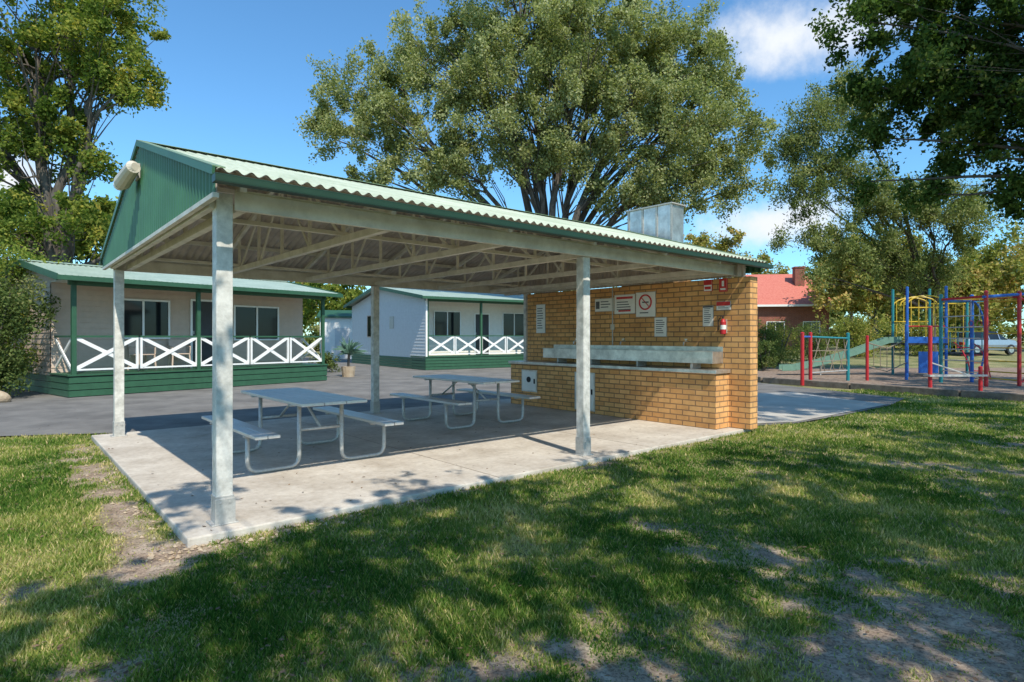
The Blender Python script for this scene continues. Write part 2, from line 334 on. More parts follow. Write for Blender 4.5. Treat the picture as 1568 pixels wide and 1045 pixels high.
# ---------------------------------------------------------------- picnic shelter
S=empty('picnic_shelter',(P0[0],P0[1],0),ANG)
mb=MB(); mb.box(-.3,7.6,-.25,5.75,-.14,0,'conc'); mb.box(7.6,7.84,-.25,5.75,-.14,-.003,'conc'); mb.obj('slab',S,.012)
mb=MB()
for uu in (2.6,5.2): mb.box(uu-.004,uu+.004,-.252,5.75,-.001,.0015,'timber')
mb.obj('slab_joints',S)
mb=MB(); 
def post(u,v,top,hw=.06):
    t=.012
    mb.box(u-hw,u+hw,v-hw,v-hw+t,0.0,top,'post'); mb.box(u-hw,u+hw,v+hw-t,v+hw,0.0,top,'post')
    mb.box(u-hw,u-hw+t,v-hw+t+.001,v+hw-t-.001,0.0,top-.002,'post')
    mb.box(u+hw-t,u+hw,v-hw+t+.001,v+hw-t-.001,0.0,top-.002,'post')
post(0,0,2.57); post(4.15,0,2.44); post(0,5.4,2.44); post(4.15,5.4,2.44); post(7.7,5.0,2.44,.045)
mb.obj('posts',S,.004)
mb=MB()
for (u,v) in ((0,0),(4.15,0),(0,5.4),(4.15,5.4),(7.7,5.0)):
    mb.box(u-.068,u+.068,v-.068,v+.068,.004,.22,'galv')
    mb.box(u-.1,u+.1,v-.085,v+.085,0.001,.012,'galv')
    for du in (-.035,.035): mb.tube([(u+du,v-.068,.17),(u+du,v-.082,.17)],.01,'galv',6)
mb.box(-.075,.075,-.078,-.068,-.12,.2,'galv')
mb.obj('post_brackets',S,.002)
ZE=2.66; ZR=3.60; VM=2.70; VF=-.37; VB=5.77; UL=-.15; UR=8.0
mb=MB()
def chan_u(v,z0,z1,u0,u1,out):
    mb.box(u0,u1,v-.004,v+.004,z0+.006,z1-.006,'beam'); mb.box(u0,u1,min(v,v+out),max(v,v+out),z1-.006,z1,'beam'); mb.box(u0,u1,min(v,v+out),max(v,v+out),z0,z0+.006,'beam')
chan_u(-.066,2.44,2.60,.07,7.95,-.05); chan_u(5.466,2.44,2.60,-.06,7.95,.05)
mb.box(-.1,-.05,-.02,5.4,2.45,2.52,'beam')
mb.box(7.55,7.60,-.02,5.4,2.45,2.53,'beam')
slope=(ZR-ZE)/(VM-VF)
def zr(v): return ZE+(min(v,VM*2-v)-VF)*slope
us=[.1,1.4,2.8,4.15,5.6,7.0]
for uu in us:
    mb.box(uu-.005,uu+.065,-.02,5.42,2.445,2.452,'beam'); mb.box(uu-.005,uu+.002,-.02,5.42,2.452,2.515,'beam')
    for a,bb in ((-.2,VM),(5.6,VM)):
        mb.beam((uu,a,zr(a)-.115),(uu,bb,zr(bb)-.115),.05,.06,'beam')
    for vv in (.9,1.8,2.7,3.6,4.5): mb.beam((uu+.02,vv,2.46),(uu+.02,vv,zr(vv)-.13),.03,.035,'beam')
    for a,bb in ((.9,1.8),(1.8,2.7),(4.5,3.6),(3.6,2.7)): mb.beam((uu+.03,a,2.47),(uu+.03,bb,zr(bb)-.14),.02,.035,'beam')
for vv in (-.25,.5,1.3,2.1,2.62,2.78,3.3,4.1,4.9,5.65): mb.beam((UL+.02,vv,zr(vv)-.055),(UR-.02,vv,zr(vv)-.055),.05,.055,'beam')
for vv in (.9,4.5): mb.beam((.0,vv,2.54),(7.55,vv,2.54),.04,.04,'beam')
mb.obj('roof_frame',S,.002)
def corr(mb,vA,vB,zA,zB,off,matn,per=.105,amp=.014,u0=UL,u1=UR):
    nseg=int((u1-u0)/per*10); vs=[];fs=[]
    sl=Vector((0,vB-vA,zB-zA)).normalized(); nrm=Vector((0,-sl.z,sl.y)); 
    if nrm.z<0: nrm=-nrm
    for i in range(nseg+1):
        uu=u0+(u1-u0)*i/nseg; o=off+amp*math.sin(2*math.pi*(uu-u0)/per)
        vs.append(Vector((uu,vA,zA))+nrm*o); vs.append(Vector((uu,vB,zB))+nrm*o)
    for i in range(nseg): fs.append((2*i,2*i+2,2*i+3,2*i+1))
    mb.add(vs,fs,matn)
mb=MB()
corr(mb,VF-.06,VM,ZE-.012,ZR,.006,'rooftop'); corr(mb,VB+.06,VM,ZE-.012,ZR,.006,'rooftop')
corr(mb,VF-.06,VM,ZE-.012,ZR,.0,'under'); corr(mb,VB+.06,VM,ZE-.012,ZR,.0,'under')
mb.obj('roof_sheets',S,smooth=True)
mb=MB()
for s_ in (1,-1):
    e_=VM-s_*.2
    if s_==1: mb.beam((UL-.01,VM,ZR+.032),(UR+.01,VM,ZR+.032),.03,.02,'ltgreen')
    mb.add([(UL-.02,VM,ZR+.04),(UR+.02,VM,ZR+.04),(UR+.02,e_,ZR+.04-.2*slope+.004),(UL-.02,e_,ZR+.04-.2*slope+.004)],[(0,1,2,3)],'ltgreen')
for uu in (UL-.02,UR+.02):
    for vE in (VF-.05,VB+.05):
        mb.beam((uu,vE,ZE-.018),(uu,VM,ZR+.006),.02,.06,'gable')
        mb.beam((uu+(.035 if uu<0 else -.035),vE,ZE+.014),(uu+(.035 if uu<0 else -.035),VM,ZR+.038),.09,.01,'ltgreen')
for vv,sg in ((VF-.06,-1),(VB+.06,1)):
    a0,a1=sorted((vv,vv+sg*.006)); mb.box(UL-.03,UR+.03,a0,a1,ZE-.105,ZE-.04,'dkgreen')
    b0,b1=sorted((vv,vv+sg*.09)); mb.box(UL-.03,UR+.03,b0,b1,ZE-.112,ZE-.106,'dkgreen')
    c0,c1=sorted((vv+sg*.084,vv+sg*.092)); mb.box(UL-.03,UR+.03,c0,c1,ZE-.1055,ZE-.062,'dkgreen')
    for ue in (UL-.034,UR+.028): mb.box(ue,ue+.006,b0,b1,ZE-.112,ZE-.06,'dkgreen')
    mb.tube([(UL-.03,vv+sg*.088,ZE-.06),(UR+.03,vv+sg*.088,ZE-.06)],.006,'dkgreen',6)
mb.obj('gutters_and_barges',S)
mb=MB()
def gablefill(u0,zb,v0,v1,matn,out,per=.10,amp=.013):
    ns=int((v1-v0)/per*8); vs=[];fs=[]
    for i in range(ns+1):
        vv=v0+(v1-v0)*i/ns; t=(vv-v0)/per%1.0; o=u0+out*amp*math.sin(2*math.pi*t)
        vs+= [(o,vv,zb),(o,vv,max(zb+.002,zr(vv)-.03))]
    for i in range(ns): fs.append((2*i,2*i+2,2*i+3,2*i+1))
    mb.add(vs,fs,matn)
gablefill(UL+.005,2.50,VF,VB,'gable',-1); gablefill(UL+.016,2.50,VF,VB,'under',-1)
gablefill(7.62,2.42,VF+.1,VB-.1,'under',-1); gablefill(UR-.03,2.50,VF,VB,'gable',-1)
mb.obj('gable_cladding',S,smooth=True)
mb=MB(); mb.box(UL-.012,UL+.03,VF,VB,2.462,2.498,'beam'); mb.obj('gable_trim',S)
mb=MB(); mb.box(7.6,7.83,-.36,4.85,0,2.41,'brick'); mb.obj('brick_wall_panel',S,.003)
mb=MB(); mb.box(7.2,7.598,0.0,4.95,0.002,.875,'brick'); mb.obj('bench_base_bricks',S,.003)
mb=MB(); mb.box(7.15,7.597,-.03,4.98,.877,.935,'steel'); mb.obj('bench_top',S,.006)
mb=MB()
mb.box(7.27,7.28,.1,4.0,1.03,1.22,'steel'); mb.box(7.28,7.58,.1,.11,1.03,1.22,'steel'); mb.box(7.28,7.58,3.99,4.0,1.03,1.22,'steel'); mb.box(7.28,7.58,.11,3.99,1.03,1.04,'steel')
mb.box(7.25,7.28,.09,4.01,1.221,1.232,'steel'); mb.box(7.581,7.596,.1,4.0,1.03,1.30,'steel')
for vv in (.5,1.6,2.7,3.6): mb.box(7.3,7.55,vv-.02,vv+.02,.936,1.029,'galv')
mb.obj('trough_sink',S,.002)
mb=MB()
for vv in (.75,2.1,3.3):
    mb.tube([(7.6,vv,1.38),(7.5,vv,1.38),(7.46,vv,1.365),(7.45,vv,1.32)],.011,'steel',8); mb.tube([(7.53,vv,1.38),(7.53,vv,1.42)],.008,'steel',6); mb.beam((7.53,vv-.03,1.42),(7.53,vv+.03,1.42),.012,.012,'steel')
mb.tube([(7.585,2.4,1.3),(7.585,2.4,2.41)],.012,'galv',8)
mb.box(7.57,7.598,2.36,2.44,1.60,1.70,'lampbody')
mb.obj('taps_and_conduit',S,smooth=False)
def sign(name,v0,v1,z0,z1,parts,frame='galv'):
    e=empty(name); e.parent=S
    mb=MB(); mb.box(7.588,7.598,v0-.008,v1+.008,z0-.008,z1+.008,frame); mb.box(7.582,7.5875,v0,v1,z0,z1,'white')
    W=v1-v0;H=z1-z0
    for (a,b,c,d,mt) in parts:
        mb.box(7.5795,7.5815,v1-b*W,v1-a*W,z1-d*H,z1-c*H,mt)
    return mb,e
def lines(n,a=.12,b=.88,c=.3,d=.9,mt='signtext'):
    out=[]
    for i in range(n):
        t=c+(d-c)*i/n; out.append((a,a+(b-a)*random.uniform(.6,1),t,t+(d-c)/n*.35,mt))
    return out
mb,e=sign('notice_board',4.27,4.54,1.55,2.16,lines(9,c=.12)); mb.obj('panel',e)
mb,e=sign('notice_sign',2.38,2.84,1.96,2.20,[(.05,.25,.2,.8,'signtext')]+lines(3,.32,.92,.2,.85)); mb.obj('panel',e)
mb,e=sign('warning_sign',1.87,2.35,1.90,2.25,[(.1,.9,.1,.22,'signred')]+lines(4,c=.36)+[(.2,.8,.82,.9,'signred')]); mb.obj('panel',e)
mb,e=sign('no_smoking_sign',1.42,1.84,1.83,2.27,lines(1,.2,.8,.82,.95))
cv,cz=1.63,2.09
ring=[(7.577,cv+.13*math.cos(a),cz+.13*math.sin(a)) for a in np.linspace(0,2*math.pi,33)]
mb.tube(ring,.014,'signred',6); mb.beam((7.578,cv+.09,cz+.09),(7.578,cv-.09,cz-.09),.02,.008,'signred'); mb.box(7.579,7.5815,cv-.07,cv+.07,cz-.012,cz+.012,'signtext'); mb.obj('panel',e)
mb,e=sign('instruction_sign',1.185,1.43,1.47,1.80,lines(7,c=.12)); mb.obj('panel',e)
mb,e=sign('instruction_sign',3.15,3.35,1.30,1.62,lines(6,c=.12)); mb.obj('panel',e)
mb,e=sign('fire_hose_sign',.30,.44,2.22,2.40,[(.0,1,.0,.45,'signred'),(.1,.9,.6,.85,'signred')],'signred'); mb.obj('panel',e)
mb,e=sign('fire_extinguisher_sign',.03,.16,2.20,2.40,[(.0,1,.0,1,'signred')],'signred'); mb.box(7.5775,7.5792,.075,.115,2.28,2.37,'white'); mb.box(7.5775,7.5792,.05,.14,2.22,2.25,'white'); mb.obj('panel',e)
mb,e=sign('timetable_sign',.28,.46,1.64,1.97,lines(8,c=.12)+[(.0,1,.0,.08,'signtext')]); mb.obj('panel',e)
mb,e=sign('safety_sign',-.03,.21,1.90,2.03,[(.0,1,.0,.5,'signred')]+lines(2,c=.6)); mb.obj('panel',e)
e=empty('fire_extinguisher'); e.parent=S; mb=MB()
mb.tube([(7.54,.07,1.50),(7.54,.07,1.51),(7.54,.07,1.70),(7.54,.07,1.73),(7.54,.07,1.75)],[.035,.045,.045,.03,.015],'red',14); mb.tube([(7.54,.07,1.75),(7.54,.07,1.79)],.012,'black',8)
mb.beam((7.56,.07,1.80),(7.46,.07,1.79),.02,.012,'black'); mb.tube([(7.52,.1,1.77),(7.51,.14,1.72),(7.52,.14,1.57)],.008,'black',6); mb.box(7.575,7.598,.03,.11,1.52,1.74,'galv'); mb.tube([(7.54,.07,1.58),(7.54,.07,1.65)],.0462,'white',14)
mb.obj('body',e,smooth=False)
for i,(v0,v1,z0,z1) in enumerate(((4.10,4.58,.30,.76),(2.50,3.02,.05,.78))):
    e=empty('barbecue_cupboard'); e.parent=S; mb=MB()
    mb.box(7.188,7.199,v0,v1,z0,z1,'steel'); mb.box(7.18,7.1875,v0+.03,v1-.03,z0+.03,z1-.03,'white')
    mb.tube([(7.165,(v0+v1)/2,z1-.2),(7.1795,(v0+v1)/2,z1-.2)],.06,'black',16); mb.box(7.165,7.179,v0+.05,v0+.08,(z0+z1)/2-.05,(z0+z1)/2+.05,'black')
    mb.obj('door',e)
e=empty('flood_lamp'); e.parent=S; mb=MB()
mb.box(UL-.03,UL-.008,2.60,2.80,3.20,3.36,'galv'); mb.tube([(UL-.03,2.7,3.3),(UL-.12,2.68,3.27)],.018,'galv',8)
mb.tube([(UL-.08,2.45,3.28),(UL-.09,2.47,3.28),(UL-.14,2.85,3.18),(UL-.15,2.93,3.17)],[.04,.07,.085,.06],'lampbody',14)
mb.tube([(UL-.15,2.93,3.17),(UL-.155,2.97,3.165)],.06,'white',14); mb.obj('housing',e,smooth=False)
e=empty('chimney_flue'); e.parent=S
mb=MB(); mb.box(8.2,8.6,1.5,2.5,2.6,3.95,'steel')
for vv in (1.5,1.83,2.16,2.5): mb.box(8.185,8.199,vv-.02,vv+.02,2.6,3.96,'galv')
mb.box(8.16,8.64,1.46,2.54,3.952,3.975,'galv'); mb.box(8.1,8.7,1.4,2.6,0,2.6,'brick'); mb.obj('stack',e)
# ---------------------------------------------------------------- picnic tables
def roundpath(pts,r,n=5):
    out=[Vector(pts[0])]
    for i in range(1,len(pts)-1):
        p=Vector(pts[i]);a=(Vector(pts[i-1])-p).normalized();b=(Vector(pts[i+1])-p).normalized()
        s_=p+a*r;e_=p+b*r
        for k in range(n+1):
            t=k/n; out.append(s_*(1-t)**2+p*2*t*(1-t)+e_*t*t)
    out.append(Vector(pts[-1])); return out
def table(uc,v0,v1):
    wx,wy=w(uc,(v0+v1)/2); e=empty('picnic_table',(wx,wy,0.002),ANG); H=(v1-v0)/2
    mb=MB()
    for i in range(3): mb.box(-.375+i*.253,-.375+i*.253+.245,-H,H,.715,.75,'alu')
    mb.obj('table_top',e,.006)
    for s_ in (-1,1):
        mb=MB(); mb.box(s_*.72-.125,s_*.72-.003,-H,H,.42,.455,'alu'); mb.box(s_*.72+.003,s_*.72+.125,-H,H,.42,.455,'alu'); mb.obj('bench_seat',e,.006)
    mb=MB()
    for yy in (-H+.4,H-.4):
        for s_ in (-1,1):
            p=[(s_*.80,yy,.41),(s_*.80,yy,.024),(s_*.25,yy,.024),(s_*.25,yy,.70)]
            mb.tube(roundpath(p,.12),.024,'galv',10)
            mb.beam((s_*.62,yy,.405),(s_*.84,yy,.405),.05,.02,'galv')
        mb.beam((-.36,yy,.70),(.36,yy,.70),.05,.022,'galv'); mb.tube([(-.25,yy,.42),(.25,yy,.42)],.018,'galv',8)
        mb.tube([(0,yy,.42),(0,yy*.25,.69)],.015,'galv',8)
    mb.obj('tube_frame',e,smooth=True)
table(1.45,1.15,3.25); table(4.75,2.3,4.4)
# ---------------------------------------------------------------- cabins
def siding(mb,p0,dirv,length,z0,z1,nrm,matn,pitch=.15):
    p0=Vector((p0[0],p0[1],0)); dv=Vector((dirv[0],dirv[1],0)).normalized(); nv=Vector((nrm[0],nrm[1],0)).normalized()
    n=int(round((z1-z0)/pitch)); vs=[];fs=[]
    for i in range(n):
        za=z0+(z1-z0)*i/n; zb=z0+(z1-z0)*(i+1)/n
        for q in (p0,p0+dv*length):
            a=q+nv*.022; vs+=[(a.x,a.y,za),(q.x+nv.x*.004,q.y+nv.y*.004,zb),(q.x+nv.x*.004,q.y+nv.y*.004,za)]
        o=i*6; fs+=[(o,o+3,o+4,o+1),(o,o+2,o+5,o+3)]
    mb.add(vs,fs,matn)
def window(mb,x0,x1,z0,z1,y,fr='white',parts=2):
    mb.box(x0,x1,y-.012,y-.004-.003,z0,z1,'glass'); t=.05
    mb.box(x0-t,x1+t,y-.05,y-.002,z1,z1+t,fr); mb.box(x0-t,x1+t,y-.06,y-.002,z0-t,z0,fr)
    mb.box(x0-t,x0,y-.05,y-.002,z0+.001,z1-.001,fr); mb.box(x1,x1+t,y-.05,y-.002,z0+.001,z1-.001,fr)
    for i in range(1,parts):
        xm=x0+(x1-x0)*i/parts; mb.box(xm-.025,xm+.025,y-.045,y-.013,z0+.001,z1-.001,fr)
def cabin(name,org,ang,Lf,ver,D,dz,ez,rz,wins,door,wallm,sidem,railx,posts,postm,sidewall0,fr='white',chairs=None):
    e=empty(name,(org[0],org[1],0),ang); mb=MB()
    mb.box(.02,Lf-.02,ver+.03,D-.03,-.05,ez-.02,'cream')
    siding(mb,(0,ver),(1,0),Lf,dz,ez-.05,(0,-1),wallm)
    siding(mb,(0,sidewall0),(0,1),D-sidewall0,dz-.1,ez-.05,(-1,0),sidem); siding(mb,(Lf,ver),(0,1),D-ver,dz-.1,ez-.05,(1,0),sidem)
    if sidewall0<ver: siding(mb,(0.03,sidewall0),(0,1),ver-sidewall0,dz,ez-.05,(1,0),sidem); mb.box(-.01,.07,sidewall0-.03,sidewall0+.03,dz,ez-.05,'white')
    mb.obj('walls',e)
    mb=MB()
    k=int((dz)/.13)
    for i in range(k):
        z=-.02+i*(dz+.0)/k; mb.box(-.02,Lf+.02,-.03,0,z,z+dz/k-.02,'cabgreen'); mb.box(-.03,0,.001,D,z,z+dz/k-.02,'cabgreen')
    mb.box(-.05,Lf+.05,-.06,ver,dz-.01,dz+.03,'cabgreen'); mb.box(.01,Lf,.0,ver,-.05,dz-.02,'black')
    mb.obj('deck',e)
    mb=MB()
    for (a,b_,c_,d_) in wins: window(mb,a,b_,c_,d_,ver-.022,fr)
    a,b_=door; mb.box(a,b_,ver-.05,ver-.026,dz+.03,dz+2.07,'screen'); 
    for q in (a-.06,b_): mb.box(q,q+.06,ver-.07,ver-.024,dz+.03,dz+2.13,fr)
    mb.box(a,b_,ver-.07,ver-.024,dz+2.07,dz+2.13,fr); mb.box(a,b_,ver-.06,ver-.0505,dz+.95,dz+1.0,fr)
    mb.box(a+.02,a+.05,ver-.065,ver-.0505,dz+1.05,dz+1.15,'galv')
    mb.obj('windows_and_door',e)
    mb=MB()
    for px in posts: mb.box(px-.05,px+.05,.0,.1,dz+.03,ez-.1,postm)
    for (x0,x1) in railx:
        mb.box(x0,x1,.02,.08,dz+.95,dz+1.0,'cabgreen'); mb.box(x0,x1,.03,.07,dz+.12,dz+.16,'white')
        mb.box(x0,x0+.05,.025,.075,dz+.161,dz+.949,'white'); mb.box(x1-.05,x1,.025,.075,dz+.161,dz+.949,'white')
        mb.beam((x0+.05,.045,dz+.17),(x1-.05,.045,dz+.94),.03,.09,'white'); mb.beam((x0+.05,.062,dz+.94),(x1-.05,.062,dz+.17),.03,.09,'white')
    for xx in (0.05,Lf-.1):
        mb.box(xx,xx+.05,.1,ver-.05,dz+.95,dz+1.0,'cabgreen'); mb.beam((xx+.02,.12,dz+.17),(xx+.02,ver-.05,dz+.94),.03,.07,'white'); mb.beam((xx+.04,.12,dz+.94),(xx+.04,ver-.05,dz+.17),.03,.07,'white')
    mb.box(-.02,Lf+.02,.0,.08,ez-.2,ez-.06,'cabgreen')
    mb.obj('verandah_rails',e)
    mb=MB(); ym=(D)*.55; ov=.35
    def slopeside(ya,yb,za,zb):
        n=60; vs=[];fs=[]
        for i in range(n*4+1):
            x=-ov+(Lf+2*ov)*i/(n*4); o=.012*math.sin(i*math.pi/2); vs+=[(x,ya,za+o),(x,yb,zb+o)]
        for i in range(n*4): fs.append((2*i,2*i+2,2*i+3,2*i+1))
        mb.add(vs,fs,'cabroof')
    slopeside(-ov,ym,ez,rz); slopeside(D+ov,ym,ez,rz)
    for x in (-ov,Lf+ov):
        mb.beam((x,-ov,ez-.05),(x,ym,rz-.03),.03,.16,'cabgreen'); mb.beam((x,D+ov,ez-.05),(x,ym,rz-.03),.03,.16,'cabgreen')
    mb.box(-ov-.02,Lf+ov+.02,-ov-.1,-ov,ez-.12,ez-.005,'cabgreen'); mb.box(-ov-.02,Lf+ov+.02,D+ov,D+ov+.1,ez-.12,ez-.005,'cabgreen')
    mb.add([(-.002,0,ez-.07),(-.002,D,ez-.07),(-.002,ym,rz-.08)],[(0,1,2)],sidem); mb.add([(Lf+.002,0,ez-.07),(Lf+.002,D,ez-.07),(Lf+.002,ym,rz-.08)],[(0,1,2)],sidem)
    mb.box(-.02,Lf+.02,-.2,ver,ez-.06,ez-.05,'white'); mb.beam((-ov,ym,rz+.02),(Lf+ov,ym,rz+.02),.25,.03,'cabroof')
    mb.obj('roof',e)
    return e
A=cabin('cabin',(-10.9,14.7),math.radians(52.7),7.4,1.4,5.5,.5,2.95,3.55,
  [(1.5,2.85,1.45,2.5),(4.9,6.4,1.4,2.45)],(3.55,4.3),'cream','cream',
  [(.1,1.55),(1.6,3.1),(3.15,4.65),(4.7,6.0),(6.05,7.3)],[.1,3.12,7.3],'cabgreen',1.4)
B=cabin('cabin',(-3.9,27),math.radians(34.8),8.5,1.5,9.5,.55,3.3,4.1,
  [(1.2,2.6,1.5,2.7),(5.2,6.6,1.5,2.7)],(3.5,4.3),'offwhite','bluegrey',
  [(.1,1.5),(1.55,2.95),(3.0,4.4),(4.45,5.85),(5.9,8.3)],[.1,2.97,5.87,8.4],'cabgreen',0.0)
mb=MB()
mb.box(-.03,-.024,5.6,7.0,1.5,2.6,'glass')
for (a,b_,c_,d_) in ((5.55,5.6,1.45,2.65),(7.0,7.05,1.45,2.65),(5.6,7.0,2.6,2.65),(5.6,7.0,1.45,1.5),(6.28,6.32,1.5,2.6)): mb.box(-.05,-.02,a,b_,c_,d_,'cream')
mb.box(-.04,-.02,3.5,4.0,1.9,2.5,'galv')
mb.obj('side_window',B)
def chair(parent,x,y,z,rz):
    e=empty('plastic_chair',(x,y,z),rz); e.parent=parent; mb=MB()
    mb.box(-.24,.24,-.22,.22,.42,.45,'cream'); mb.beam((0,.22,.44),(0,.32,.86),.46,.025,'cream',up=(0,1,0))
    for a in (-.22,.22):
        mb.beam((a,-.2,.42),(a*1.1,-.24,0),.04,.04,'cream'); mb.beam((a,.2,.42),(a*1.1,.28,0),.04,.04,'cream')
        mb.beam((a*1.1,-.2,.65),(a*1.1,.26,.66),.05,.025,'cream'); mb.beam((a*1.1,-.2,.65),(a*1.05,-.21,.43),.04,.03,'cream')
    mb.obj('shell',e,.008)
chair(A,2.0,.95,.53,.15); chair(A,3.0,.95,.53,-.2)
e=empty('garden_shed',(-13.2,41),math.radians(10)); mb=MB(); mb.box(0,3.2,0,3,-.05,2.9,'white')
mb.box(1.0,1.9,-.02,0,0,2.1,'bluegrey'); mb.add([(-.2,-.2,2.9),(3.4,-.2,2.9),(3.4,1.5,3.4),(-.2,1.5,3.4),(3.4,3.2,2.9),(-.2,3.2,2.9)],[(0,1,2,3),(3,2,4,5)],'cabgreen'); mb.box(-.2,3.4,-.24,-.2,2.8,2.91,'cabgreen'); mb.obj('shed_body',e)
e=empty('brick_house',(18.6,45),math.radians(-8)); mb=MB()
mb.box(0,5,0,8,0,3.9,'redbrick'); mb.obj('walls',e)
mb=MB(); o=.4; mb.add([(-o,-o,3.85),(5+o,-o,3.85),(5+o,8+o,3.85),(-o,8+o,3.85),(0,4,6.6),(4.6,4,6.6)],[(0,1,5,4),(1,2,5),(2,3,4,5),(3,0,4)],'redroof'); 
mb.box(3.3,4.0,2.2,2.9,4.6,6.9,'redbrick'); mb.box(3.25,4.05,2.15,2.95,6.9,7.0,'redbrick')
mb.box(-o-.05,5+o+.05,-o-.1,-o,3.75,3.9,'white'); mb.obj('roof_and_chimney',e)
mb=MB(); window(mb,.6,1.8,1.2,2.6,-.0); window(mb,3.2,4.3,1.2,2.6,-.0); mb.obj('windows',e)
# ---------------------------------------------------------------- playground
def pole(mb,x,y,z0,z1,m,r=.05): mb.tube([(x,y,z0),(x,y,z1)],r,m,10); mb.tube([(x,y,z1),(x,y,z1+.03),(x,y,z1+.05)],[r*1.1,r,.01],m,10)
e=empty('playground_climbing_frame',(14.9,22.5,-.03),math.radians(-12)); mb=MB()
tx=[0,1.3,2.6]; cols=['blue','teal','blue','teal','blue','teal']; k=0
for xx in tx:
    for yy in (0,1.3): pole(mb,xx,yy,0,3.35 if k<4 else 3.0,cols[k]); k+=1
mb.box(-.05,1.35,-.05,1.35,1.2,1.26,'black'); mb.box(1.36,2.65,-.05,1.35,.85,.91,'black')
for yy in (0,1.3,.65):
    arc=[(.65-.65*math.cos(t),yy,2.7+.35*math.sin(t)) for t in np.linspace(0,math.pi,9)]; mb.tube(arc,.03,'yellow',8)
for i in range(5): mb.tube([(.13+i*.26,0,1.9),(.13+i*.26,0,2.9)],.018,'yellow',6); mb.tube([(.13+i*.26,1.3,1.3),(.13+i*.26,1.3,2.9)],.018,'yellow',6)
mb.tube([(0,0,2.6),(1.3,0,2.6)],.025,'yellow',6); mb.tube([(0,0,1.9),(1.3,0,1.9)],.025,'red',6); mb.tube([(1.3,0,1.7),(2.6,0,1.7)],.025,'yellow',6); mb.tube([(0,1.3,2.1),(1.3,1.3,2.1)],.025,'yellow',6)
mb.tube([(1.3,0,2.8),(2.6,0,2.8)],.025,'teal',6); mb.tube([(1.3,1.3,2.8),(2.6,1.3,2.8)],.025,'yellow',6)
for i in range(5): mb.tube([(1.43+i*.26,0,.95),(1.43+i*.26,0,1.7)],.018,'teal',6); mb.tube([(1.43+i*.26,1.3,.95),(1.43+i*.26,1.3,2.8)],.016,'yellow',6)
mb.box(.35,1.0,-.10,-.06,.15,.95,'blue'); mb.box(0,1.3,-.04,.0,1.27,1.5,'blue')
for xx in (1.55,2.15):
    mb.tube([(xx,-1.2,0),(xx,-1.0,.6),(xx,-.5,1.1),(xx,0,1.3)],.022,'red',8)
for t in range(4): mb.tube([(1.55,-1.12+.3*t,.3+.27*t),(2.15,-1.12+.3*t,.3+.27*t)],.018,'red',6)
mb.obj('tower',e)
mb=MB(); pts=[(-.05,.65,1.3),(-.5,.6,1.28),(-1.6,.5,.85),(-2.9,.4,.42),(-3.9,.3,.2),(-4.4,.25,.18)]
for i in range(len(pts)-1):
    p=Vector(pts[i]);q=Vector(pts[i+1]); mb.beam(p,q,.5,.04,'slidein'); 
    for s_ in (-.27,.27): mb.beam(p+Vector((0,s_,.1)),q+Vector((0,s_,.1)),.05,.22,'slide')
mb.tube([(-2.9,.4,.4),(-2.9,.4,0)],.03,'galv',6); mb.obj('slide',e)
e=empty('rope_climbing_net',(8.95,18.4,-.03),math.radians(10)); mb=MB()
pole(mb,0,0,0,1.6,'red',.055); pole(mb,.65,.5,0,1.6,'red',.055); pole(mb,2.9,1.6,0,1.6,'teal',.055)
mb.tube([(0,0,1.5),(.65,.5,1.5)],.03,'blue',8); mb.tube([(.65,.5,1.5),(2.9,1.6,1.45)],.03,'teal',8)
mb.tube([(.65,.5,.35),(2.9,1.6,.35)],.02,'galv',8)
for i in range(9):
    a=Vector((.65,.5,1.5)).lerp(Vector((2.9,1.6,1.45)),i/8); b_=Vector((.65,.5,.35)).lerp(Vector((2.9,1.6,.35)),min(1,max(0,(i+(2 if i%2 else -2))/8))); mb.tube([a,b_],.014,'rope',5)
for z in (.7,1.05): mb.tube([(.65,.5,z),(2.9,1.6,z)],.014,'rope',5)
mb.obj('net_frame',e)
e=empty('monkey_bars',(14.3,18.0,-.03),math.radians(8)); mb=MB()
for (x,y,m_) in ((0,0,'red'),(1.15,0,'red'),(0,1.6,'teal'),(1.15,1.6,'blue')): pole(mb,x,y,0,2.85,m_,.055)
mb.tube([(-.1,0,2.7),(1.3,0,2.8)],.045,'blue',8); mb.tube([(0,1.6,2.7),(1.15,1.6,2.7)],.045,'blue',8)
for x in (0,1.15): mb.tube([(x,0,2.72),(x,1.6,2.72)],.035,'red',8)
for i in range(6): mb.tube([(0,.2+.25*i,2.72),(1.15,.2+.25*i,2.72)],.02,'yellow',6)
for i in range(6): mb.tube([(0,0,.4+.35*i),(.0,1.6,.4+.35*i)],.018,'galv',6)
arc=[(1.15+.5*math.sin(t),0,1.4-1.3*math.cos(t)) for t in np.linspace(0,math.pi,12)]; mb.tube(arc,.03,'red',8)
arc=[(1.15+.5*math.sin(t),1.6,1.4-1.3*math.cos(t)) for t in np.linspace(0,math.pi,12)]; mb.tube(arc,.03,'blue',8)
for t in np.linspace(.3,2.8,8): mb.tube([(1.15+.5*math.sin(t),0,1.4-1.3*math.cos(t)),(1.15+.5*math.sin(t),1.6,1.4-1.3*math.cos(t))],.02,'yellow',6)
for i in range(3):
    mb.tube([(.3+.3*i,.8,2.7),(.3+.3*i,.8,2.0)],.01,'galv',5); mb.tube([(.3+.3*i+.09*math.cos(a),.8,1.92+.09*math.sin(a)) for a in np.linspace(0,2*math.pi,13)],.012,'red',5)
mb.obj('bars',e)
e=empty('balance_beam',(11.35,16.2,-.03),math.radians(4)); mb=MB()
for (x,m_,h_) in ((0,'red',1.75),(1.45,'red',.65)): pole(mb,x,0,0,h_,m_,.05)
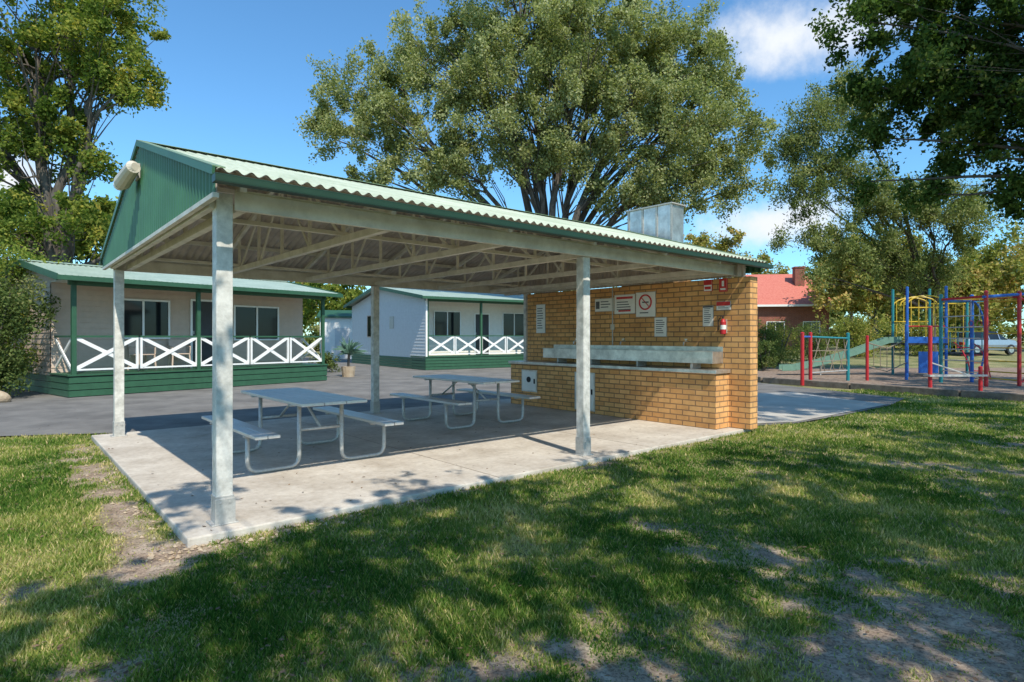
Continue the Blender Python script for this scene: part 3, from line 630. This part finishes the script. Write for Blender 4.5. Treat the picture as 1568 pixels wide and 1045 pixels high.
mb.box(-.1,1.55,-.12,.12,.42,.47,'galv'); mb.tube([(0,.0,.8),(1.45,0,.35)],.02,'galv',6); mb.obj('beam_and_posts',e)
e=empty('rope_bridge',(12.2,20.5,-.03),math.radians(5)); mb=MB()
pole(mb,0,0,0,1.5,'red',.05); pole(mb,1.6,.2,0,1.9,'blue',.05)
mb.tube([(0,0,1.3),(.8,.1,1.1),(1.6,.2,1.4)],.02,'rope',6); mb.tube([(0,0,.5),(.8,.1,.3),(1.6,.2,.6)],.02,'rope',6)
for i in range(7): t=i/6; mb.tube([(1.6*t,.2*t,1.3-.7*t*(1-t)+.1*t),(1.6*t,.2*t,.5-.7*t*(1-t)+.1*t)],.012,'rope',5)
mb.obj('bridge',e)
e=empty('timber_edging'); mb=MB()
pl=[(26,12.3),(19,12.45),(15.2,12.6),(12.6,12.9),(11.3,15),(9.9,17.4),(8.4,19.9),(8.0,24),(8.2,28)]
for a,b_ in zip(pl,pl[1:]):
    L_=math.dist(a,b_); k=max(1,int(L_/2.4))
    for i in range(k):
        p=Vector((*a,.03)).lerp(Vector((*b_,.03)),i/k+.01);q=Vector((*a,.03)).lerp(Vector((*b_,.03)),(i+1)/k-.006); mb.beam(p,q,.2,.2+.02*(i%2),'timber')
mb.obj('sleepers',e,.02)
# ---------------------------------------------------------------- car
e=empty('parked_car',(29.4,37.5,.38),math.radians(14)); mb=MB()
st=[(-2.2,.62,.55,.75,.80,.60),(-2.1,.80,.38,.85,.95,.72),(-1.75,.86,.3,.90,1.02,.75),(-1.3,.88,.3,.92,1.38,.66),(-.3,.88,.3,.93,1.48,.66),(.5,.88,.3,.93,1.42,.64),(1.15,.88,.3,.92,1.0,.74),(1.8,.85,.3,.86,.90,.70),(2.15,.72,.4,.72,.74,.62)]
vs=[]
for (x,hw,zb,zm,zt,ht) in st:
    vs+=[(x,-hw*.92,zb),(x,-hw,(zb+zm)/2),(x,-hw*.97,zm),(x,-ht,zt),(x,ht,zt),(x,hw*.97,zm),(x,hw,(zb+zm)/2),(x,hw*.92,zb)]
for i in range(len(st)-1):
    for j in range(7):
        o=i*8+j; f=(o,o+8,o+9,o+1); gl=(j in (2,4) and 2<=i<=5) or (j==3 and i in (2,5)); mb.add([vs[k_] for k_ in f],[(0,1,2,3)],'glass' if gl else 'carpaint')
mb.add(vs[:8],[tuple(range(8))],'carpaint'); mb.add(vs[-8:],[tuple(range(8))[::-1]],'carpaint')
for x in (-.35,.48): 
    for s_ in (-1,1): mb.beam((x,s_*.86,.93),(x,s_*.665,1.45),.07,.02,'carpaint')
for x in (-1.35,1.35):
    for s_ in (-1,1):
        mb.tube([(x,s_*.70,.32),(x,s_*.90,.32)],.32,'black',20); mb.tube([(x,s_*.88,.32),(x,s_*.91,.32)],.2,'hub',14)
for s_ in (-.6,.6): mb.box(2.02,2.15,s_-.15,s_+.15,.58,.70,'white'); mb.box(-2.21,-2.1,s_-.14,s_+.14,.62,.78,'red')
mb.box(2.12,2.2,-.75,.75,.36,.5,'black'); mb.obj('car_body',e)
# ---------------------------------------------------------------- trees
lob=[(-7.9,31,13.9,2.8),(-5.4,29.5,11.4,2.6),(-3.4,31,15.8,3.7),(.5,30,18.3,4.4),(-.6,28.5,12.8,3.4),(2.8,28.5,14.4,3.8),(5.1,31,16.6,3.8),(6.8,29,12.4,3.6),(10.9,30,11.0,2.4),(8.2,28.5,9.2,2.4),(-2.8,29,10.0,2.2),(10.2,31,13.8,2.3),(3.9,29,10.2,2.5),(-9.3,30,11.6,1.5),(11.4,30,8.9,1.5),(6.0,28.5,8.4,1.6),(.9,28,9.8,1.7),(-7.0,30,9.6,1.2),(8.0,30,15.5,3)]
tree('poplar_tree',(1.67,30,-.1),(1.7,30,3.6),lob,1250,300000,.145,.6,'lf_poplar',rc=.60,trunk=.36,seed=3,branchfrac=.28,bias=.42)
lob=[(-17.4,22,12.5,3.4),(-15.0,22,12.2,2.2),(-14.3,21.5,10.6,1.4),(-17.6,22,8.8,2.2),(-15.6,22,8.2,1.4),(-18.5,22,5.6,2.0),(-20.5,22,10,3),(-16,22,15.0,2.6),(-16.2,21.5,5.6,1.2),(-15,23,4.9,1.2)]
tree('elm_tree',(-17.0,22.5,-.1),(-16.9,22.5,3.6),lob,520,88000,.14,.6,'lf_left',rc=.46,trunk=.32,seed=5,branchfrac=.4,bias=.45)
lob=[(6.1,10.2,6.8,.8),(7.0,10,6.9,1.1),(8.3,10,6.4,1.4),(6.9,10,5.7,1.0),(8.0,9.8,5.2,1.2),(9.2,9.6,5.0,1.3),(7.5,10,4.5,.75),(8.7,9.6,4.0,.8),(6.3,10.4,4.9,.5),(6.0,10.4,5.8,.45),(6.3,10.5,4.2,.3),(8.2,9.8,3.6,.45),(7.1,10.2,3.9,.4),(7.6,10.4,5.9,1.0),(8.6,8.2,7.6,1.8),(10.5,8,8.5,2.2),(7.2,10.6,7.9,1.1),(7.6,6.0,8.8,1.5),(12.5,9,7,2.0)]
tree('oak_tree',(11.8,7.8,-.1),(11.5,8,3.4),lob,1200,165000,.078,.6,'lf_dark',rc=.24,trunk=.34,seed=8,branchfrac=.2,bias=.48,droop=.5,limbr=.045)
G=[(-3.4,2.4,1.2),(-1.5,2.9,1.5),(.6,2.4,1.5),(2.6,3.1,1.8),(.2,4.5,1.4),(2.4,5.0,1.8),(4.6,4.6,1.8),(4.2,6.7,1.6),(6.4,6.0,1.7),(-1.2,4.0,1.1),(6.8,8.3,1.5),(-4.8,3.6,.8),(-.6,5.6,.9),(9,7.6,1.5),(9.2,10,1.4),(1.2,6.9,.7),(-2.7,5.1,.5),(2.4,1.2,1.4)]
lob=[(gx_+.372*5.8,gy_-.725*5.8,5.8+.4*math.sin(i*2.1),r_*1.1,.4) for i,(gx_,gy_,r_) in enumerate(G)]
tree('oak_tree',(4.5,-4.8,-.1),(4.4,-4.4,3.4),lob,2600,140000,.085,.62,'lf_dark',rc=.145,trunk=.33,seed=21,branchfrac=.25,bias=.6,limbr=.045)
lob=[(12.3,25,10.3,1.4),(12.1,25,7.5,1.2),(13.5,25,8.7,1.5),(13.2,25,5.5,1.2),(11.5,25,9.2,.8),(15,25,7.4,1.6),(17,25,6.8,1.8),(14.2,25,11.2,1.6),(11.4,25,5.6,.5),(14.8,25,5.0,1.2),(19,25,6.5,1.6),(12.6,25,4.1,.6),(16.8,26,4.6,1.4),(18.6,27,4.3,1.4)]
tree('gum_tree',(19.5,27.5,-.1),(19.3,27.4,2.6),lob,520,85000,.13,.4,'lf_gum',rc=.5,trunk=.14,seed=31,branchfrac=.3,droop=.8,bias=.5)
lob=[(14.8,13.3,6.2,1.6),(17,15,7,2.2),(19.2,17.6,8,2.4),(17.6,12,8,2.2),(21,15,8.5,2.6)]
tree('gum_tree',(19.4,13.5,-.1),(19.2,13.6,3.2),lob,300,30000,.14,.45,'lf_gum',rc=.35,trunk=.28,seed=41,branchfrac=.3,bias=.5)
BG=empty('background_trees'); 
rs=np.random.RandomState(55)
def treelet(x,y,h,r,sd,mat_='lf_bg',n=9000,sz=.28,sh=0):
    z0=float(gz(np.array([x]),np.array([y]))[0])
    ls=[(x+rs.uniform(-.6,.6)*r,y+rs.uniform(-.5,.5)*r,z0+h-r*rs.uniform(.5,1.3),r*rs.uniform(.5,.8)) for _ in range(5)]+[(x+rs.uniform(-.5,.5)*r,y,z0+h*.42,r*.6)]
    tree('t',(x,y,z0-.2),(x,y,z0+h*.35),ls,70,n,sz,.55,mat_,rc=.75,trunk=.16,seed=sd,parent=BG,shift=sh)
treelet(25,41,8.0,3.0,100,sh=.2,n=12000); treelet(29.5,46,9.6,3.6,101,n=12000,sh=.1); treelet(35,44,9.2,3.8,102,sh=.15,n=12000); treelet(41,47,9.5,4,103,n=12000,sh=.1); treelet(31,41,6.6,2.6,104,sh=.2,n=12000)
treelet(38,40,7.5,2.8,105,'lf_gum'); treelet(19.5,55,11,3.2,106,sh=.25); treelet(44,40,9,3.6,107); treelet(24,60,10,4,108,sh=.1); treelet(33,58,12,4.5,109,sh=.1)
for i in range(26):
    x=-78+i*6.3+rs.uniform(-2,2); y=78+rs.uniform(-8,10)
    treelet(x,y,rs.uniform(7,11),rs.uniform(3.6,4.8),200+i,rs.choice(['lf_bg','lf_gum','lf_left']),3500,.6)
for i in range(30):
    treelet(-72+i*5+rs.uniform(-1,1),66+rs.uniform(-3,3),4.2,3.2,500+i,rs.choice(['lf_bg','lf_gum','lf_shrub']),2000,.5)
for x,y,h,r in ((-33,38,13,4.5),(-24,33,10,4),(-27,28,8,3.5),(-15,48,8,3.5),(-9,52,7.5,3)): treelet(x,y,h,r,int(400+x),'lf_left',9000,.32)
def shrub(name,x,y,r,h,n,sd,mat_='lf_shrub',sz=.09):
    e=empty(name); rs2=np.random.RandomState(sd); z0=float(gz(np.array([x]),np.array([y]))[0])
    mb=MB()
    for i in range(7):
        a=rs2.uniform(0,6.28); mb.tube([(x,y,z0-.05),(x+r*.3*math.cos(a),y+r*.3*math.sin(a),z0+h*.4),(x+r*.6*math.cos(a),y+r*.6*math.sin(a),z0+h*.8)],[.04,.03,.01],'bark',5)
    mb.obj('stems',e)
    C=np.stack([x+rs2.normal(0,.42,60)*r,y+rs2.normal(0,.42,60)*r,z0+h*(.12+.75*rs2.rand(60))],1)
    idx=rs2.randint(0,60,n); off=unit(rs2.normal(size=(n,3)))*(rs2.rand(n)**.5)[:,None]*r*.33
    Pp=C[idx]+off; Pp[:,2]=np.maximum(Pp[:,2],z0+.02); cb=rs2.normal(0,.12,60)
    npmesh('leaves',leafquads(Pp,sz,.5,rs2),4,M[mat_],np.clip(.45+cb[idx]+rs2.normal(0,.16,n),0,1),e)
shrub('shrub',-12.6,14.2,1.1,3.2,16000,1); shrub('shrub',-13.6,13.6,1.3,3.8,16000,2); shrub('shrub',-14.2,16.5,1.6,4.6,16000,3,'lf_left')
shrub('shrub',12.0,28.5,1.0,2.1,6000,4); shrub('shrub',13.6,30.5,1.1,2.4,6000,5,'lf_bg'); shrub('shrub',16.5,33,1.2,2.2,6000,6); shrub('shrub',11.2,26.5,.5,1.5,3000,7)
shrub('shrub',-8.0,25.5,.5,.9,3000,8); shrub('shrub',21,36,1.6,2.6,6000,9,'lf_bg',.14); shrub('shrub',25.5,37,1.6,2.4,6000,10,'lf_bg',.14)
e=empty('cordyline_plant'); mb=MB(); bx,by=-6.2,22.6
mb.tube([(bx,by,-.05),(bx,by,.35)],[.22,.28],'stone',12); mb.tube([(bx,by,.3),(bx+.03,by,.9)],.05,'bark',8)
for i in range(60):
    a=random.uniform(0,6.28); el=random.uniform(.1,1.3); L_=random.uniform(.5,.85); p=Vector((bx+.03,by,.75+.2*random.random())); d_=Vector((math.cos(a)*math.cos(el),math.sin(a)*math.cos(el),math.sin(el)))
    q=p+d_*L_*.6; r_=p+d_*L_+Vector((0,0,-.15)); s_=Vector((-math.sin(a),math.cos(a),0))*.025
    mb.add([p-s_*.5,p+s_*.5,q+s_,r_,q-s_],[(0,1,2,3,4)],'slide')
mb.obj('pot_and_fronds',e)
import bmesh
bm=bmesh.new(); bmesh.ops.create_icosphere(bm,subdivisions=3,radius=.3)
for v_ in bm.verts:
    nn_=math.sin(v_.co.x*9)*math.cos(v_.co.y*11+v_.co.z*7)*.05; v_.co=Vector((v_.co.x*1.5,v_.co.y*.9,v_.co.z*.75))*(1+nn_*2)
me=bpy.data.meshes.new('boulder'); bm.to_mesh(me); me.materials.append(M['stone']); o=bpy.data.objects.new('boulder',me); o.location=(-12.0,13.7,.05); COL.objects.link(o)
e=empty('power_line'); mb=MB()
for dz_ in (0,.35):
    mb.tube([(-40,30,7.0+dz_)]+[(-40+24*t,30-2*t,7.0+dz_-.9*t*(1-t)*4*.5-.8*t) for t in (.2,.4,.6,.8,1)],.014,'black',5)
mb.tube([(-16,28,-.1),(-16,28,6.9)],[.13,.1],'timber',8); mb.beam((-16.6,28,6.3),(-15.4,28,6.3),.08,.1,'timber'); mb.obj('pole_and_wires',e)
# ---------------------------------------------------------------- light / world / camera
sd=Vector((.987,-1.92,2.65)).normalized(); el=math.asin(sd.z); az=math.atan2(sd.x,sd.y)
sun=bpy.data.lights.new('sun','SUN'); sun.energy=5.0; sun.angle=math.radians(.5); sun.color=(1,.94,.83)
so=bpy.data.objects.new('sun',sun); so.rotation_euler=(-sd).to_track_quat('-Z','Y').to_euler(); COL.objects.link(so)
W_=bpy.data.worlds.new('World'); scene.world=W_; W_.use_nodes=True; nt=W_.node_tree; L=nt.links
bg=nt.nodes['Background']; sky=N(nt,'ShaderNodeTexSky'); sky.sky_type='NISHITA'; sky.sun_disc=False; sky.sun_elevation=el; sky.sun_rotation=az
sky.air_density=1.0; sky.dust_density=.3; sky.ozone_density=2.5
tc=N(nt,'ShaderNodeTexCoord')
nz=N(nt,'ShaderNodeTexNoise'); nz.inputs['Scale'].default_value=7; nz.inputs['Detail'].default_value=7; nz.inputs['Roughness'].default_value=.6
L.new(tc.outputs['Generated'],nz.inputs['Vector'])
def cloud(c,sx,sz,thr):
    c=Vector(c).normalized()
    sub=N(nt,'ShaderNodeVectorMath',operation='SUBTRACT'); L.new(tc.outputs['Generated'],sub.inputs[0]); sub.inputs[1].default_value=c
    mp=N(nt,'ShaderNodeVectorMath',operation='MULTIPLY'); mp.inputs[1].default_value=(1/sx,1/sx,1/sz); L.new(sub.outputs[0],mp.inputs[0])
    ln=N(nt,'ShaderNodeVectorMath',operation='LENGTH'); L.new(mp.outputs[0],ln.inputs[0])
    a=N(nt,'ShaderNodeMath',operation='MULTIPLY_ADD'); L.new(nz.outputs[0],a.inputs[0]); a.inputs[1].default_value=2.4; a.inputs[2].default_value=-1.2+1-thr
    b_=N(nt,'ShaderNodeMath',operation='SUBTRACT'); L.new(a.outputs[0],b_.inputs[0]); L.new(ln.outputs[1],b_.inputs[1])
    mr=N(nt,'ShaderNodeMapRange'); mr.interpolation_type='SMOOTHSTEP'; mr.inputs[1].default_value=-.1; mr.inputs[2].default_value=.8; L.new(b_.outputs[0],mr.inputs[0]); return mr.outputs[0]
cs=[cloud((.46,1,.50),.12,.055,-.05),cloud((.44,1,.19),.15,.05,.2),cloud((-.86,1,.27),.10,.04,.05),cloud((1.2,.6,.5),.4,.12,.1),cloud((-1.4,-.4,.5),.5,.15,.1)]
f=cs[0]
for q in cs[1:]:
    mxn=N(nt,'ShaderNodeMath',operation='MAXIMUM'); L.new(f,mxn.inputs[0]); L.new(q,mxn.inputs[1]); f=mxn.outputs[0]
tint=N(nt,'ShaderNodeVectorMath',operation='MULTIPLY'); tint.inputs[1].default_value=(.80,1.28,1.48); L.new(sky.outputs[0],tint.inputs[0])
mix=N(nt,'ShaderNodeMix',data_type='RGBA'); L.new(f,mix.inputs[0]); L.new(tint.outputs[0],mix.inputs[6]); mix.inputs[7].default_value=(6.3,6.6,7.0,1)
L.new(mix.outputs[2],bg.inputs[0]); bg.inputs[1].default_value=.15
cam=bpy.data.cameras.new('camera'); cam.sensor_width=36; cam.lens=20.98; cam.shift_y=-.0035; cam.clip_end=3000; cam.clip_start=.05
co=bpy.data.objects.new('camera',cam); co.location=(0,0,1.45); co.rotation_euler=(math.pi/2,0,0); COL.objects.link(co); scene.camera=co
